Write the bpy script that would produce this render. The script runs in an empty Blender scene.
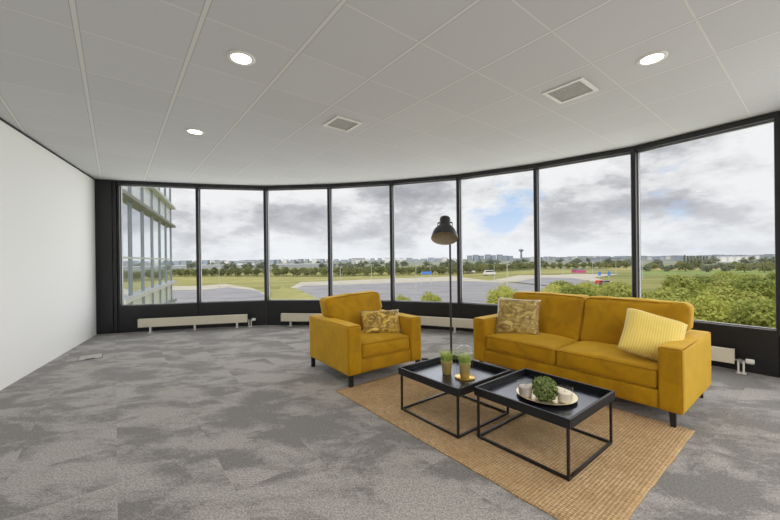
import bpy, bmesh, math, random
from mathutils import Vector, Matrix, noise
from math import sin, cos, pi, radians as R
random.seed(7)
S = bpy.context.scene
COL = S.collection

# ------------------------------------------------------------------ objects
def tag(o, label=None, cat=None, group=None, kind=None):
    if label: o['label'] = label
    if cat: o['category'] = cat
    if group: o['group'] = group
    if kind: o['kind'] = kind
    return o

def empty(name, loc=(0, 0, 0), rz=0):
    o = bpy.data.objects.new(name, None)
    COL.objects.link(o)
    o.location = loc
    o.rotation_euler = (0, 0, rz)
    o.empty_display_size = .1
    return o

def thing(name, label, cat, loc=(0, 0, 0), rz=0, group=None):
    return tag(empty(name, loc, rz), label, cat, group)

def obj(name, bm, m, parent=None, smooth=False, loc=None, rot=None):
    me = bpy.data.meshes.new(name)
    bmesh.ops.recalc_face_normals(bm, faces=bm.faces)
    bm.to_mesh(me)
    bm.free()
    for mm in (m if isinstance(m, (list, tuple)) else [m]):
        me.materials.append(mm)
    if smooth:
        for p in me.polygons:
            p.use_smooth = True
        if smooth == 'auto':
            try:
                me.set_sharp_from_angle(angle=R(35))
            except Exception:
                pass
    o = bpy.data.objects.new(name, me)
    COL.objects.link(o)
    if parent: o.parent = parent
    if loc is not None: o.location = loc
    if rot is not None: o.rotation_euler = rot
    return o

def struct(name, bm, m, parent=None, **k):
    return tag(obj(name, bm, m, parent, **k), kind='structure')

def copy_tree(o, parent=None):
    c = o.copy()
    COL.objects.link(c)
    if parent: c.parent = parent
    for ch in list(o.children):
        copy_tree(ch, c)
    return c

# ------------------------------------------------------------------ meshes
def NB(): return bmesh.new()

def box(bm, x0, x1, y0, y1, z0, z1, bev=0, seg=2, M=None):
    vs = [bm.verts.new((x, y, z)) for x in (x0, x1) for y in (y0, y1) for z in (z0, z1)]
    fs = [(0, 1, 3, 2), (4, 6, 7, 5), (0, 4, 5, 1), (2, 3, 7, 6), (0, 2, 6, 4), (1, 5, 7, 3)]
    F = [bm.faces.new([vs[i] for i in f]) for f in fs]
    if bev:
        es = list({e for f in F for e in f.edges})
        r = bmesh.ops.bevel(bm, geom=es, offset=bev, segments=seg, affect='EDGES', profile=.5)
        vs = list({v for f in r['faces'] for v in f.verts} | {v for v in vs if v.is_valid})
    if M is not None:
        bmesh.ops.transform(bm, matrix=M, verts=[v for v in vs if v.is_valid])
    return bm

def lathe(bm, prof, n=32, M=None, mi=0):
    rings = []
    for r, z in prof:
        if r < 1e-6:
            rings.append([bm.verts.new((0, 0, z))])
        else:
            rings.append([bm.verts.new((r * cos(2 * pi * k / n), r * sin(2 * pi * k / n), z)) for k in range(n)])
    for a, b in zip(rings, rings[1:]):
        for k in range(n):
            k2 = (k + 1) % n
            if len(a) == 1 and len(b) == 1: continue
            if len(a) == 1: f = [a[0], b[k], b[k2]]
            elif len(b) == 1: f = [a[k], a[k2], b[0]]
            else: f = [a[k], a[k2], b[k2], b[k]]
            bm.faces.new(f).material_index = mi
    if M is not None:
        bmesh.ops.transform(bm, matrix=M, verts=[v for r in rings for v in r])
    return bm

def tube(bm, pts, r, n=8, closed=False, cap=True):
    pts = [Vector(p) for p in pts]
    N = len(pts)
    rr = r if isinstance(r, (list, tuple)) else [r] * N
    rings = []
    up = None
    for i, p in enumerate(pts):
        a = pts[(i - 1) % N] if (closed or i > 0) else p
        b = pts[(i + 1) % N] if (closed or i < N - 1) else p
        t = (b - a).normalized()
        if up is None:
            up = Vector((0, 0, 1)) if abs(t.z) < .9 else Vector((1, 0, 0))
        s = t.cross(up)
        if s.length < 1e-5:
            s = t.cross(Vector((0, 1, .1)))
        s.normalize()
        u = s.cross(t).normalized()
        up = u
        rings.append([bm.verts.new(p + (s * cos(2 * pi * k / n) + u * sin(2 * pi * k / n)) * rr[i]) for k in range(n)])
    prs = list(zip(rings, rings[1:])) + ([(rings[-1], rings[0])] if closed else [])
    for a, b in prs:
        for k in range(n):
            bm.faces.new([a[k], a[(k + 1) % n], b[(k + 1) % n], b[k]])
    if cap and not closed:
        bm.faces.new(rings[0]); bm.faces.new(rings[-1])
    return bm

def cyl(bm, p0, p1, r0, r1=None, n=16):
    return tube(bm, [p0, p1], [r0, r0 if r1 is None else r1], n)

def poly(bm, pts, z=0):
    bm.faces.new([bm.verts.new((x, y, z)) for x, y in pts])
    return bm

def soft_box(w, d, h, r, n=(20, 16, 8), puff=(0, 0, 0), wr=.004, seed=0, taper=None):
    """rounded block of stuffed upholstery centred on the origin"""
    bm = NB()
    hw, hd, hh = w / 2, d / 2, h / 2
    def pt(u, v, t):
        p = Vector((u * hw, v * hd, t * hh))
        c = Vector((max(-hw + r, min(hw - r, p.x)), max(-hd + r, min(hd - r, p.y)), max(-hh + r, min(hh - r, p.z))))
        dlt = p - c
        nrm = dlt.normalized() if dlt.length > 1e-9 else Vector((0, 0, 0))
        q = c + nrm * min(r, max(dlt.length, 0) if dlt.length < r else r)
        gx, gy, gz = (1 - u * u), (1 - v * v), (1 - t * t)
        q.x += puff[0] * u * gy * gz
        q.y += puff[1] * v * gx * gz
        q.z += puff[2] * t * (gx ** .6) * (gy ** .6)
        k = Vector((q.x * 7 + seed, q.y * 7, q.z * 7))
        q += Vector((noise.noise(k), noise.noise(k + Vector((9, 3, 1))), noise.noise(k + Vector((2, 8, 5))))) * wr
        if taper: q = taper(q)
        return q
    def lin(k):
        return [-cos(pi * i / k) * .5 + (2 * i / k - 1) * .5 for i in range(k + 1)]
    X, Y, Z = lin(n[0]), lin(n[1]), lin(n[2])
    def grid(A, B, f):
        vv = [[bm.verts.new(pt(*f(a, b))) for b in B] for a in A]
        for i in range(len(A) - 1):
            for j in range(len(B) - 1):
                bm.faces.new([vv[i][j], vv[i + 1][j], vv[i + 1][j + 1], vv[i][j + 1]])
    for s in (-1, 1):
        grid(X, Y, lambda a, b: (a, b, s))
        grid(X, Z, lambda a, b: (a, s, b))
        grid(Y, Z, lambda a, b: (s, a, b))
    bmesh.ops.remove_doubles(bm, verts=bm.verts, dist=1e-5)
    return bm

def rr_path(w, d, r, z, k=6):
    """rounded rectangle path"""
    P = []
    for cx, cy, a0 in ((w / 2 - r, d / 2 - r, 0), (-w / 2 + r, d / 2 - r, 90), (-w / 2 + r, -d / 2 + r, 180), (w / 2 - r, -d / 2 + r, 270)):
        for i in range(k + 1):
            a = R(a0 + 90 * i / k)
            P.append((cx + r * cos(a), cy + r * sin(a), z))
    return P

def pillow_mesh(w, h, t, seed=0, n=26, pinch=.06, wr=.012, freq=6):
    """stuffed scatter cushion in the XZ plane, thickness along Y"""
    bm = NB()
    front, back = {}, {}
    for i in range(n + 1):
        for j in range(n + 1):
            u, v = 2 * i / n - 1, 2 * j / n - 1
            sx = 1 - pinch * (1 - v * v) ** 1 * 0 - pinch * (1 - (abs(v)) ** 2) * abs(u) ** 3
            sz = 1 - pinch * (1 - (abs(u)) ** 2) * abs(v) ** 3
            x, z = u * w / 2 * sx, v * h / 2 * sz
            th = t / 2 * ((1 - u ** 4) * (1 - v ** 4)) ** .55
            k = Vector((x * freq + seed, z * freq, seed * .7))
            nz = noise.noise(k) + .5 * noise.noise(k * 2.3)
            edge = min(1, (1 - max(abs(u), abs(v))) * 4)
            front[i, j] = bm.verts.new((x, -th - nz * wr * edge, z))
            if 0 < i < n and 0 < j < n:
                back[i, j] = bm.verts.new((x, th + nz * wr * edge * .6, z))
            else:
                back[i, j] = front[i, j]
    for i in range(n):
        for j in range(n):
            bm.faces.new([front[i, j], front[i + 1, j], front[i + 1, j + 1], front[i, j + 1]])
            q = [back[i, j], back[i, j + 1], back[i + 1, j + 1], back[i + 1, j]]
            try: bm.faces.new(q)
            except ValueError: pass
    return bm

# ------------------------------------------------------------------ materials
def srgb(r, g, b):
    f = lambda c: (c / 255 / 12.92) if c / 255 <= .04045 else ((c / 255 + .055) / 1.055) ** 2.4
    return (f(r), f(g), f(b), 1)

class NT:
    def __init__(s, name):
        s.m = bpy.data.materials.new(name)
        s.m.use_nodes = True
        s.t = s.m.node_tree
        s.b = s.t.nodes['Principled BSDF']
        s.out = s.t.nodes['Material Output']
    def n(s, typ, **k):
        x = s.t.nodes.new(typ)
        for a, b in k.items():
            if a.startswith('i_'):
                x.inputs[a[2:].replace('_', ' ')].default_value = b
            else: setattr(x, a, b)
        return x
    def l(s, a, b): s.t.links.new(a, b)
    def math(s, op, a, b=None, c=None):
        x = s.n('ShaderNodeMath', operation=op)
        for i, v in enumerate((a, b, c)):
            if v is None: continue
            if isinstance(v, (int, float)): x.inputs[i].default_value = v
            else: s.l(v, x.inputs[i])
        return x.outputs[0]
    def ramp(s, fac, stops, interp='LINEAR'):
        x = s.n('ShaderNodeValToRGB')
        x.color_ramp.interpolation = interp
        e = x.color_ramp.elements
        e[0].position, e[0].color = stops[0]
        e[1].position, e[1].color = stops[-1]
        for p, c in stops[1:-1]:
            q = e.new(p); q.color = c
        s.l(fac, x.inputs[0])
        return x.outputs[0]
    def noise(s, vec, scale, detail=3, rough=.5, dist=0):
        x = s.n('ShaderNodeTexNoise')
        x.inputs['Scale'].default_value = scale
        x.inputs['Detail'].default_value = detail
        x.inputs['Roughness'].default_value = rough
        x.inputs['Distortion'].default_value = dist
        if vec is not None: s.l(vec, x.inputs['Vector'])
        return x.outputs['Fac']
    def mix(s, fac, a, b, mode='MIX'):
        x = s.n('ShaderNodeMix', data_type='RGBA', blend_type=mode)
        for sock, v in ((x.inputs[0], fac), (x.inputs[6], a), (x.inputs[7], b)):
            if isinstance(v, (int, float, tuple)): sock.default_value = v
            else: s.l(v, sock)
        return x.outputs[2]
    def bump(s, h, strength=.3, dist=.01):
        x = s.n('ShaderNodeBump')
        x.inputs['Strength'].default_value = strength
        x.inputs['Distance'].default_value = dist
        s.l(h, x.inputs['Height'])
        s.l(x.outputs[0], s.b.inputs['Normal'])
    def coord(s, which='Object'):
        return s.n('ShaderNodeTexCoord').outputs[which]
    def mapping(s, vec, loc=(0, 0, 0), rot=(0, 0, 0), sc=(1, 1, 1)):
        x = s.n('ShaderNodeMapping')
        x.inputs['Location'].default_value = loc
        x.inputs['Rotation'].default_value = rot
        x.inputs['Scale'].default_value = sc
        s.l(vec, x.inputs['Vector'])
        return x.outputs[0]

def simple(name, col, rough=.5, metal=0, var=.08, scale=12, bump=0, spec=.5, sheen=0):
    t = NT(name)
    c = t.coord()
    nz = t.noise(c, scale, 3)
    lo = tuple(x * (1 - var) for x in col[:3]) + (1,)
    hi = tuple(min(1, x * (1 + var)) for x in col[:3]) + (1,)
    t.l(t.ramp(nz, [(.3, lo), (.7, hi)]), t.b.inputs['Base Color'])
    t.b.inputs['Roughness'].default_value = rough
    t.b.inputs['Metallic'].default_value = metal
    t.b.inputs['Specular IOR Level'].default_value = spec
    if sheen: t.b.inputs['Sheen Weight'].default_value = sheen
    if bump: t.bump(nz, bump, .004)
    return t.m

TH = 0.66816            # grid direction of ceiling and carpet
V0, U0 = -0.17252, 2.90158

def mat_ceiling():
    t = NT('ceiling_tiles')
    pos = t.coord('Object')
    sp = t.n('ShaderNodeSeparateXYZ'); t.l(pos, sp.inputs[0])
    X, Y = sp.outputs[0], sp.outputs[1]
    v = t.math('ADD', t.math('MULTIPLY', X, cos(TH)), t.math('MULTIPLY', Y, sin(TH)))
    u = t.math('ADD', t.math('MULTIPLY', X, -sin(TH)), t.math('MULTIPLY', Y, cos(TH)))
    fv = t.math('DIVIDE', t.math('SUBTRACT', v, V0), .6)
    fu = t.math('DIVIDE', t.math('SUBTRACT', u, U0), .6)
    dv = t.math('MULTIPLY', t.math('ABSOLUTE', t.math('SUBTRACT', t.math('FRACT', t.math('ADD', fv, .5)), .5)), .6)
    du = t.math('MULTIPLY', t.math('ABSOLUTE', t.math('SUBTRACT', t.math('FRACT', t.math('ADD', fu, .5)), .5)), .6)
    tee_v = t.math('LESS_THAN', dv, .0125)
    tee_u = t.math('LESS_THAN', du, .0075)
    groove_v = t.math('MULTIPLY', t.math('GREATER_THAN', dv, .0125), t.math('LESS_THAN', dv, .0175))
    groove_u = t.math('MULTIPLY', t.math('GREATER_THAN', du, .006), t.math('LESS_THAN', du, .0095))
    # each tile a slightly different tone
    comb = t.n('ShaderNodeCombineXYZ')
    t.l(t.math('FLOOR', fv), comb.inputs[0]); t.l(t.math('FLOOR', fu), comb.inputs[1])
    wn = t.n('ShaderNodeTexWhiteNoise', noise_dimensions='2D'); t.l(comb.outputs[0], wn.inputs['Vector'])
    base = t.mix(wn.outputs['Value'], srgb(207, 207, 208), srgb(211, 211, 212))
    fine = t.noise(pos, 260, 2)
    base = t.mix(t.math('MULTIPLY', fine, .08), base, srgb(150, 147, 142))
    tee = t.math('MAXIMUM', tee_v, tee_u)
    c = t.mix(tee, base, srgb(222, 221, 218))
    g = t.math('MAXIMUM', groove_v, t.math('MULTIPLY', groove_u, .3))
    c = t.mix(t.math('MULTIPLY', g, .5), c, srgb(140, 138, 134))
    t.l(c, t.b.inputs['Base Color'])
    t.b.inputs['Roughness'].default_value = .85
    t.b.inputs['Specular IOR Level'].default_value = .25
    return t.m

def mat_carpet():
    t = NT('carpet')
    pos = t.coord('Object')
    g = t.mapping(pos, rot=(0, 0, -TH), sc=(2, 2, 2))       # half-metre tiles
    fl = t.n('ShaderNodeVectorMath', operation='FLOOR'); t.l(g, fl.inputs[0])
    wn = t.n('ShaderNodeTexWhiteNoise', noise_dimensions='2D'); t.l(fl.outputs[0], wn.inputs['Vector'])
    # pattern of a tile is one random cut of a large cloud pattern
    sc = t.n('ShaderNodeVectorMath', operation='SCALE'); t.l(wn.outputs['Color'], sc.inputs[0]); sc.inputs['Scale'].default_value = .22
    ad = t.n('ShaderNodeVectorMath', operation='ADD'); t.l(pos, ad.inputs[0]); t.l(sc.outputs[0], ad.inputs[1])
    st = t.mapping(ad.outputs[0], rot=(0, 0, .25), sc=(1.0, 1.9, 1))
    big = t.noise(st, 1.9, 6, .62, .3)
    fleck = t.noise(pos, 95, 3, .75)
    med = t.noise(pos, 30, 4, .7)
    bigc = t.ramp(t.math('ADD', big, t.math('MULTIPLY', t.math('SUBTRACT', med, .5), .30)), [(.44, (0, 0, 0, 1)), (.57, (1, 1, 1, 1))])
    dark = srgb(128, 125, 122); light = srgb(182, 177, 172)
    c = t.mix(bigc, dark, light)
    c = t.mix(t.math('MULTIPLY', t.ramp(med, [(.35, (0, 0, 0, 1)), (.65, (1, 1, 1, 1))]), .35), c, srgb(134, 131, 128))
    c = t.mix(t.math('MULTIPLY', t.ramp(fleck, [(.42, (0, 0, 0, 1)), (.6, (1, 1, 1, 1))]), .58), c, srgb(70, 68, 67))
    t.l(c, t.b.inputs['Base Color'])
    t.b.inputs['Roughness'].default_value = .95
    t.b.inputs['Specular IOR Level'].default_value = .1
    t.b.inputs['Sheen Weight'].default_value = .2
    t.bump(fleck, .5, .006)
    return t.m

def mat_velvet(name, col, dark, sheen=.25, patch=.6):
    t = NT(name)
    c = t.coord('Object')
    n1 = t.noise(c, 5, 4, .55, .8)
    n2 = t.noise(c, 22, 4, .6, .5)
    n3 = t.noise(c, 420, 2)
    f = t.math('ADD', t.math('MULTIPLY', t.ramp(n1, [(.38, (0, 0, 0, 1)), (.62, (1, 1, 1, 1))]), .65), t.math('MULTIPLY', n2, .35))
    cc = t.mix(t.math('MULTIPLY', f, patch), col, dark)
    cc = t.mix(t.math('MULTIPLY', n3, .12), cc, dark)
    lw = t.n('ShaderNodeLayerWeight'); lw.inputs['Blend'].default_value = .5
    cc = t.mix(t.math('MULTIPLY', t.math('POWER', lw.outputs['Facing'], 2), .7), cc, srgb(232, 190, 72))  # velvet highlight painted into the colour at grazing view angles
    t.l(cc, t.b.inputs['Base Color'])
    t.b.inputs['Roughness'].default_value = .75
    t.b.inputs['Specular IOR Level'].default_value = .2
    t.b.inputs['Sheen Weight'].default_value = sheen
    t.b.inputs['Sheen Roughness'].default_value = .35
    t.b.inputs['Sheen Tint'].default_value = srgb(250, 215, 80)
    t.bump(n2, .12, .01)
    return t.m

def mat_crushed(name, a, b, c3):
    t = NT(name)
    c = t.coord('Object')
    w = t.noise(c, 9, 2)
    st = t.mapping(c, sc=(1.0, 1.0, 1.5))
    n1 = t.noise(st, 10, 4, .6, 1.6)
    n2 = t.noise(c, 34, 3, .6, 1)
    f = t.math('ADD', t.math('MULTIPLY', n1, .75), t.math('MULTIPLY', n2, .25))
    t.l(t.ramp(f, [(.38, a), (.5, b), (.6, c3)]), t.b.inputs['Base Color'])
    t.b.inputs['Roughness'].default_value = .42
    t.b.inputs['Sheen Weight'].default_value = .4
    t.bump(f, .9, .02)
    return t.m

def mat_cord(name, a, b):
    t = NT(name)
    c = t.coord('Object')
    w = t.n('ShaderNodeTexWave', wave_type='BANDS', bands_direction='X')
    w.inputs['Scale'].default_value = 18; w.inputs['Distortion'].default_value = 1.5
    t.l(c, w.inputs['Vector'])
    t.l(t.ramp(w.outputs['Fac'], [(.1, a), (.7, b)]), t.b.inputs['Base Color'])
    t.b.inputs['Roughness'].default_value = .85
    t.b.inputs['Sheen Weight'].default_value = .3
    t.bump(w.outputs['Fac'], .2, .004)
    return t.m

def mat_jute():
    t = NT('jute')
    c = t.coord('Object')
    w = t.n('ShaderNodeTexWave', wave_type='BANDS', bands_direction='X'); w.inputs['Scale'].default_value = 17
    w.inputs['Distortion'].default_value = 1.2; w.inputs['Detail'].default_value = 2; w.inputs['Detail Scale'].default_value = 3
    w2 = t.n('ShaderNodeTexWave', wave_type='BANDS', bands_direction='Y'); w2.inputs['Scale'].default_value = 21
    w2.inputs['Distortion'].default_value = 3; w2.inputs['Detail'].default_value = 2
    t.l(c, w.inputs['Vector']); t.l(c, w2.inputs['Vector'])
    n1 = t.noise(c, 3.5, 4, .6)
    n2 = t.noise(t.mapping(c, sc=(1, 5, 1)), 45, 3, .7)
    h = t.math('ADD', t.math('MULTIPLY', w.outputs['Fac'], .5), t.math('MULTIPLY', w2.outputs['Fac'], .5))
    f = t.math('ADD', t.math('MULTIPLY', h, .38), t.math('MULTIPLY', t.ramp(n2, [(.3, (0, 0, 0, 1)), (.7, (1, 1, 1, 1))]), .62))
    col = t.ramp(f, [(.2, srgb(128, 102, 72)), (.48, srgb(182, 152, 112)), (.8, srgb(214, 190, 154))])
    col = t.mix(t.math('MULTIPLY', t.ramp(n1, [(.4, (0, 0, 0, 1)), (.65, (1, 1, 1, 1))]), .4), col, srgb(150, 118, 80))
    t.l(col, t.b.inputs['Base Color'])
    t.b.inputs['Roughness'].default_value = .95
    t.b.inputs['Specular IOR Level'].default_value = .1
    t.bump(h, .45, .01)
    return t.m

def mat_glass(name, refl=.06, tint=(1, 1, 1, 1), rough=.0, edge=.35):
    t = NT(name)
    tr = t.n('ShaderNodeBsdfTransparent'); tr.inputs[0].default_value = tint
    gl = t.n('ShaderNodeBsdfGlossy'); gl.inputs['Roughness'].default_value = rough
    lw = t.n('ShaderNodeLayerWeight'); lw.inputs['Blend'].default_value = .5
    fr = t.math('MULTIPLY_ADD', t.math('POWER', lw.outputs['Facing'], 4), edge, refl)
    mx = t.n('ShaderNodeMixShader')
    t.l(fr, mx.inputs[0])
    t.l(tr.outputs[0], mx.inputs[1]); t.l(gl.outputs[0], mx.inputs[2])
    t.l(mx.outputs[0], t.out.inputs['Surface'])
    return t.m

def mat_leaf(name, a, b, c3, tr=.25):
    t = NT(name)
    oi = t.n('ShaderNodeObjectInfo')
    c = t.coord('Object')
    n1 = t.noise(c, 1.7, 4, .6)
    ad = t.math('ADD', t.math('MULTIPLY', n1, .8), t.math('MULTIPLY', oi.outputs['Random'], .22))
    cc = t.ramp(ad, [(.3, a), (.5, b), (.72, c3)])
    t.l(cc, t.b.inputs['Base Color'])
    t.b.inputs['Roughness'].default_value = .7
    t.b.inputs['Specular IOR Level'].default_value = .2
    tl = t.n('ShaderNodeBsdfTranslucent'); t.l(cc, tl.inputs[0])
    mx = t.n('ShaderNodeMixShader'); mx.inputs[0].default_value = .45
    t.l(t.b.outputs[0], mx.inputs[1]); t.l(tl.outputs[0], mx.inputs[2]); t.l(mx.outputs[0], t.out.inputs['Surface'])
    return t.m

def mat_emit(name, col, s):
    t = NT(name)
    t.b.inputs['Base Color'].default_value = col
    t.b.inputs['Emission Color'].default_value = col
    t.b.inputs['Emission Strength'].default_value = s
    return t.m

def mat_ground():
    t = NT('grassland')
    pos = t.coord('Object')
    n1 = t.noise(t.mapping(pos, sc=(.6, 1.6, 1)), .02, 5, .6, .6)
    n2 = t.noise(pos, .2, 4, .6)
    g = t.ramp(n1, [(.3, srgb(122, 128, 86)), (.45, srgb(150, 150, 102)), (.55, srgb(170, 164, 114)), (.7, srgb(186, 174, 130))])
    g = t.mix(t.math('MULTIPLY', n2, .4), g, srgb(120, 134, 76))
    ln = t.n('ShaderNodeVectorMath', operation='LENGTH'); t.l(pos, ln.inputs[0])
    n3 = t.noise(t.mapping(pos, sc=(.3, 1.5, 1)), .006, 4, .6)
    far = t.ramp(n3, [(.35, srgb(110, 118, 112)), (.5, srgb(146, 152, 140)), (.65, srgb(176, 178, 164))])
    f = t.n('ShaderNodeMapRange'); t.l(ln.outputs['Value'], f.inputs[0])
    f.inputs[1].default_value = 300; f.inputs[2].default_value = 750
    t.l(t.mix(f.outputs[0], g, far), t.b.inputs['Base Color'])  # aerial haze painted in: grass colour fades to grey with distance
    t.b.inputs['Roughness'].default_value = 1
    t.b.inputs['Specular IOR Level'].default_value = 0
    return t.m

def mat_noise2(name, a, b, scale, rough=.9, sc=(1, 1, 1), spec=.2):
    t = NT(name)
    n1 = t.noise(t.mapping(t.coord('Object'), sc=sc), scale, 5, .6)
    t.l(t.ramp(n1, [(.35, a), (.65, b)]), t.b.inputs['Base Color'])
    t.b.inputs['Roughness'].default_value = rough
    t.b.inputs['Specular IOR Level'].default_value = spec
    return t.m

def mat_wood_black():
    t = NT('black_ash')
    c = t.coord('Object')
    n1 = t.noise(t.mapping(c, sc=(1.2, 14, 14)), 6, 4, .65, .6)
    t.l(t.ramp(n1, [(.35, srgb(16, 17, 24)), (.7, srgb(25, 27, 36))]), t.b.inputs['Base Color'])
    t.b.inputs['Roughness'].default_value = .27
    t.b.inputs['Specular IOR Level'].default_value = .8
    t.b.inputs['Specular Tint'].default_value = (.72, .8, 1, 1)  # blue of the reflected sky put into base colour and specular tint
    return t.m

M = dict(
    ceiling=mat_ceiling(), carpet=mat_carpet(),
    wall=simple('wall_paint', srgb(232, 232, 230), .75, var=.012, scale=60, bump=.04, spec=.25),
    wall_warm=simple('back_wall_paint', srgb(225, 223, 218), .8, var=.015, scale=50),
    black=simple('anthracite_panel', srgb(26, 26, 28), .45, var=.15, scale=3),
    frame=simple('anthracite_frame', srgb(32, 32, 34), .38, var=.1, scale=5),
    gasket=simple('grey_aluminium', srgb(140, 141, 143), .4, metal=.3, var=.05),
    glass=mat_glass('window_glass', .02, edge=.25),
    clear=mat_glass('clear_glass', .04, (.985, .99, .99, 1), .03, .5),
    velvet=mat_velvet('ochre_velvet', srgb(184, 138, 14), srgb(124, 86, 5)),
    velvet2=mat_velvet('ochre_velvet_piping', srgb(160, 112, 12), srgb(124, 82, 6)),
    crushed=mat_crushed('crushed_velvet_gold', srgb(118, 98, 40), srgb(170, 144, 70), srgb(212, 188, 112)),
    crushed2=mat_crushed('crushed_velvet_bright', srgb(92, 70, 12), srgb(180, 143, 36), srgb(232, 200, 96)),
    cord=mat_cord('yellow_corduroy', srgb(214, 186, 86), srgb(228, 202, 106)),
    leg=simple('black_leg', srgb(18, 18, 19), .45, var=.1),
    steel=simple('black_powder_steel', srgb(20, 20, 22), .42, var=.1),
    rim=simple('black_ash_rim', srgb(17, 17, 19), .45, var=.2, scale=20, spec=.4), wood=mat_wood_black(), jute=mat_jute(),
    lamp=simple('lamp_enamel', srgb(46, 46, 48), .45, var=.06),
    lampin=simple('lamp_inside', srgb(168, 156, 130), .6, var=.03),
    chrome=simple('chrome', srgb(190, 190, 192), .2, metal=1, var=.03),
    gold=simple('brushed_gold', srgb(204, 168, 84), .3, metal=.9, var=.1, scale=30),
    golddull=simple('matt_gold_pot', srgb(186, 164, 102), .4, metal=.4, var=.1, scale=20),
    plate=simple('champagne_plate', srgb(206, 192, 160), .32, metal=.7, var=.06),
    wax=simple('cream_wax', srgb(236, 222, 200), .5, var=.03),
    wax2=simple('taupe_wax', srgb(196, 184, 172), .5, var=.04),
    wick=simple('wick', srgb(60, 50, 40), .9),
    soil=simple('soil', srgb(58, 46, 30), .95, var=.3, scale=60),
    grass=mat_noise2('grass_blades', srgb(134, 160, 62), srgb(212, 222, 130), 60, .55),
    box=mat_noise2('boxwood_leaf', srgb(58, 78, 36), srgb(158, 172, 104), 60, .6),
    rad=simple('radiator_cream', srgb(224, 216, 196), .4, var=.02),
    white=simple('white_plastic', srgb(232, 230, 224), .4, var=.02),
    trim_white=simple('white_enamel', srgb(226, 224, 218), .5, var=.02),
    grille=mat_noise2('vent_grille', srgb(160, 158, 153), srgb(188, 186, 181), 90, .6),
    lightdisc=mat_emit('lit_diffuser', (1, .93, .82, 1), 9),
    dark=simple('dark_gap', srgb(40, 40, 42), .7),
    floorlid=simple('floor_box_lid', srgb(172, 168, 164), .9, var=.12, scale=40),
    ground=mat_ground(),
    asphalt=mat_noise2('asphalt', srgb(144, 144, 149), srgb(166, 165, 170), .07, .85, (1, 2.5, 1)),
    concrete=mat_noise2('pale_concrete', srgb(186, 182, 168), srgb(204, 198, 184), .1),
    meadow=mat_noise2('meadow', srgb(128, 146, 90), srgb(154, 166, 108), .05, 1, (1, 3, 1), 0),
    drygrass=mat_noise2('dry_grass', srgb(166, 158, 104), srgb(192, 180, 130), .08, 1, (1, 3, 1), 0),
    lawn=mat_noise2('lawn', srgb(150, 152, 98), srgb(182, 176, 124), .06, 1, (1, 2, 1), 0),
    leaf=mat_leaf('leaf_green', srgb(112, 124, 62), srgb(160, 170, 88), srgb(200, 203, 122)),
    leafy=mat_leaf('leaf_yellow_green', srgb(150, 158, 76), srgb(194, 198, 106), srgb(222, 218, 138)),
    leafd=mat_leaf('leaf_dark', srgb(110, 118, 78), srgb(138, 144, 96), srgb(164, 164, 114)),
    leafh=mat_leaf('leaf_hazy', srgb(116, 126, 108), srgb(134, 142, 120), srgb(158, 162, 138)),  # distance haze painted into the leaf colour
    bark=simple('bark', srgb(90, 80, 64), .9, var=.2),
    hazeb=simple('far_haze_blue', srgb(158, 168, 184), .9, var=.1, scale=.05),  # atmospheric haze is put into these far building colours
    hazew=simple('far_haze_white', srgb(214, 214, 214), .9, var=.05, scale=.05),
    hazeg=simple('far_haze_grey', srgb(160, 166, 174), .9, var=.1, scale=.05),
    hazed=simple('far_haze_dark', srgb(120, 128, 142), .9, var=.1, scale=.05),
    blue=simple('sign_blue', srgb(78, 130, 212), .5, var=.05),
    pole=simple('galvanised_pole', srgb(196, 198, 196), .5, var=.05),
    pink=simple('magenta_panel', srgb(188, 92, 134), .6, var=.1),
    red=simple('red_paint', srgb(200, 84, 56), .5, var=.1),
    tyre=simple('tyre', srgb(40, 40, 42), .8),
    facade_glass=simple('facade_glass', srgb(232, 240, 246), .04, metal=.85, var=.01),
    spandrel=simple('spandrel_glass', srgb(236, 242, 246), .25, var=.02, metal=.2),
    fin=simple('facade_fin', srgb(150, 152, 142), .5, var=.05),
    fin_white_lit=simple('facade_fin_white_lit', srgb(228, 230, 228), .5, var=.03),  # light on the sill ledges painted in as white; transom itself white
    mull=simple('facade_mullion', srgb(176, 186, 194), .4, var=.05, metal=0),
)

# ------------------------------------------------------------------ room shell
H = 2.7055
NODE = [(-5.107, 6.05), (-4.80, 6.165), (-3.583, 6.52), (-2.40, 6.762), (-1.142, 6.66), (.048, 6.428), (1.208, 6.03),
        (2.283, 5.392), (3.246, 4.597), (3.955, 3.523), (4.185, 3.08), (4.64, 1.95), (4.87, .73), (4.87, -.51), (4.87, -2.5), (-.99, -2.5)]
bm = poly(NB(), NODE, 0); struct('floor', bm, M['carpet'])
bm = poly(NB(), NODE, H); struct('ceiling', bm, M['ceiling'])

def seg_matrix(A, B):
    A, B = Vector((*A, 0)), Vector((*B, 0))
    ex = (B - A).normalized()
    ey = Vector((-ex.y, ex.x, 0))       # outward (left of travel, clockwise room)
    m = Matrix((( ex.x, ey.x, 0, A.x), (ex.y, ey.y, 0, A.y), (0, 0, 1, 0), (0, 0, 0, 1)))
    return m, (B - A).length

def place(o, m):
    o.matrix_world = m
    return o

# left wall, back wall, right wall (thin slabs standing outside the floor edge)
def wall(name, A, B, mat):
    m, L = seg_matrix(A, B)
    return place(struct(name, box(NB(), 0, L, 0, .12, -.02, H + .02), mat), m)
wall('wall_left', NODE[15], NODE[0], M['wall'])
wall('wall_back', NODE[14], NODE[15], M['wall_warm'])
wall('wall_right', NODE[13], NODE[14], M['wall_warm'])
# shadow gap along the head of the left wall
m, L = seg_matrix(NODE[15], NODE[0])
place(struct('trim_1', box(NB(), 0, L, -.012, -.001, H - .022, H - .001), M['dark']), m)
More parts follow.
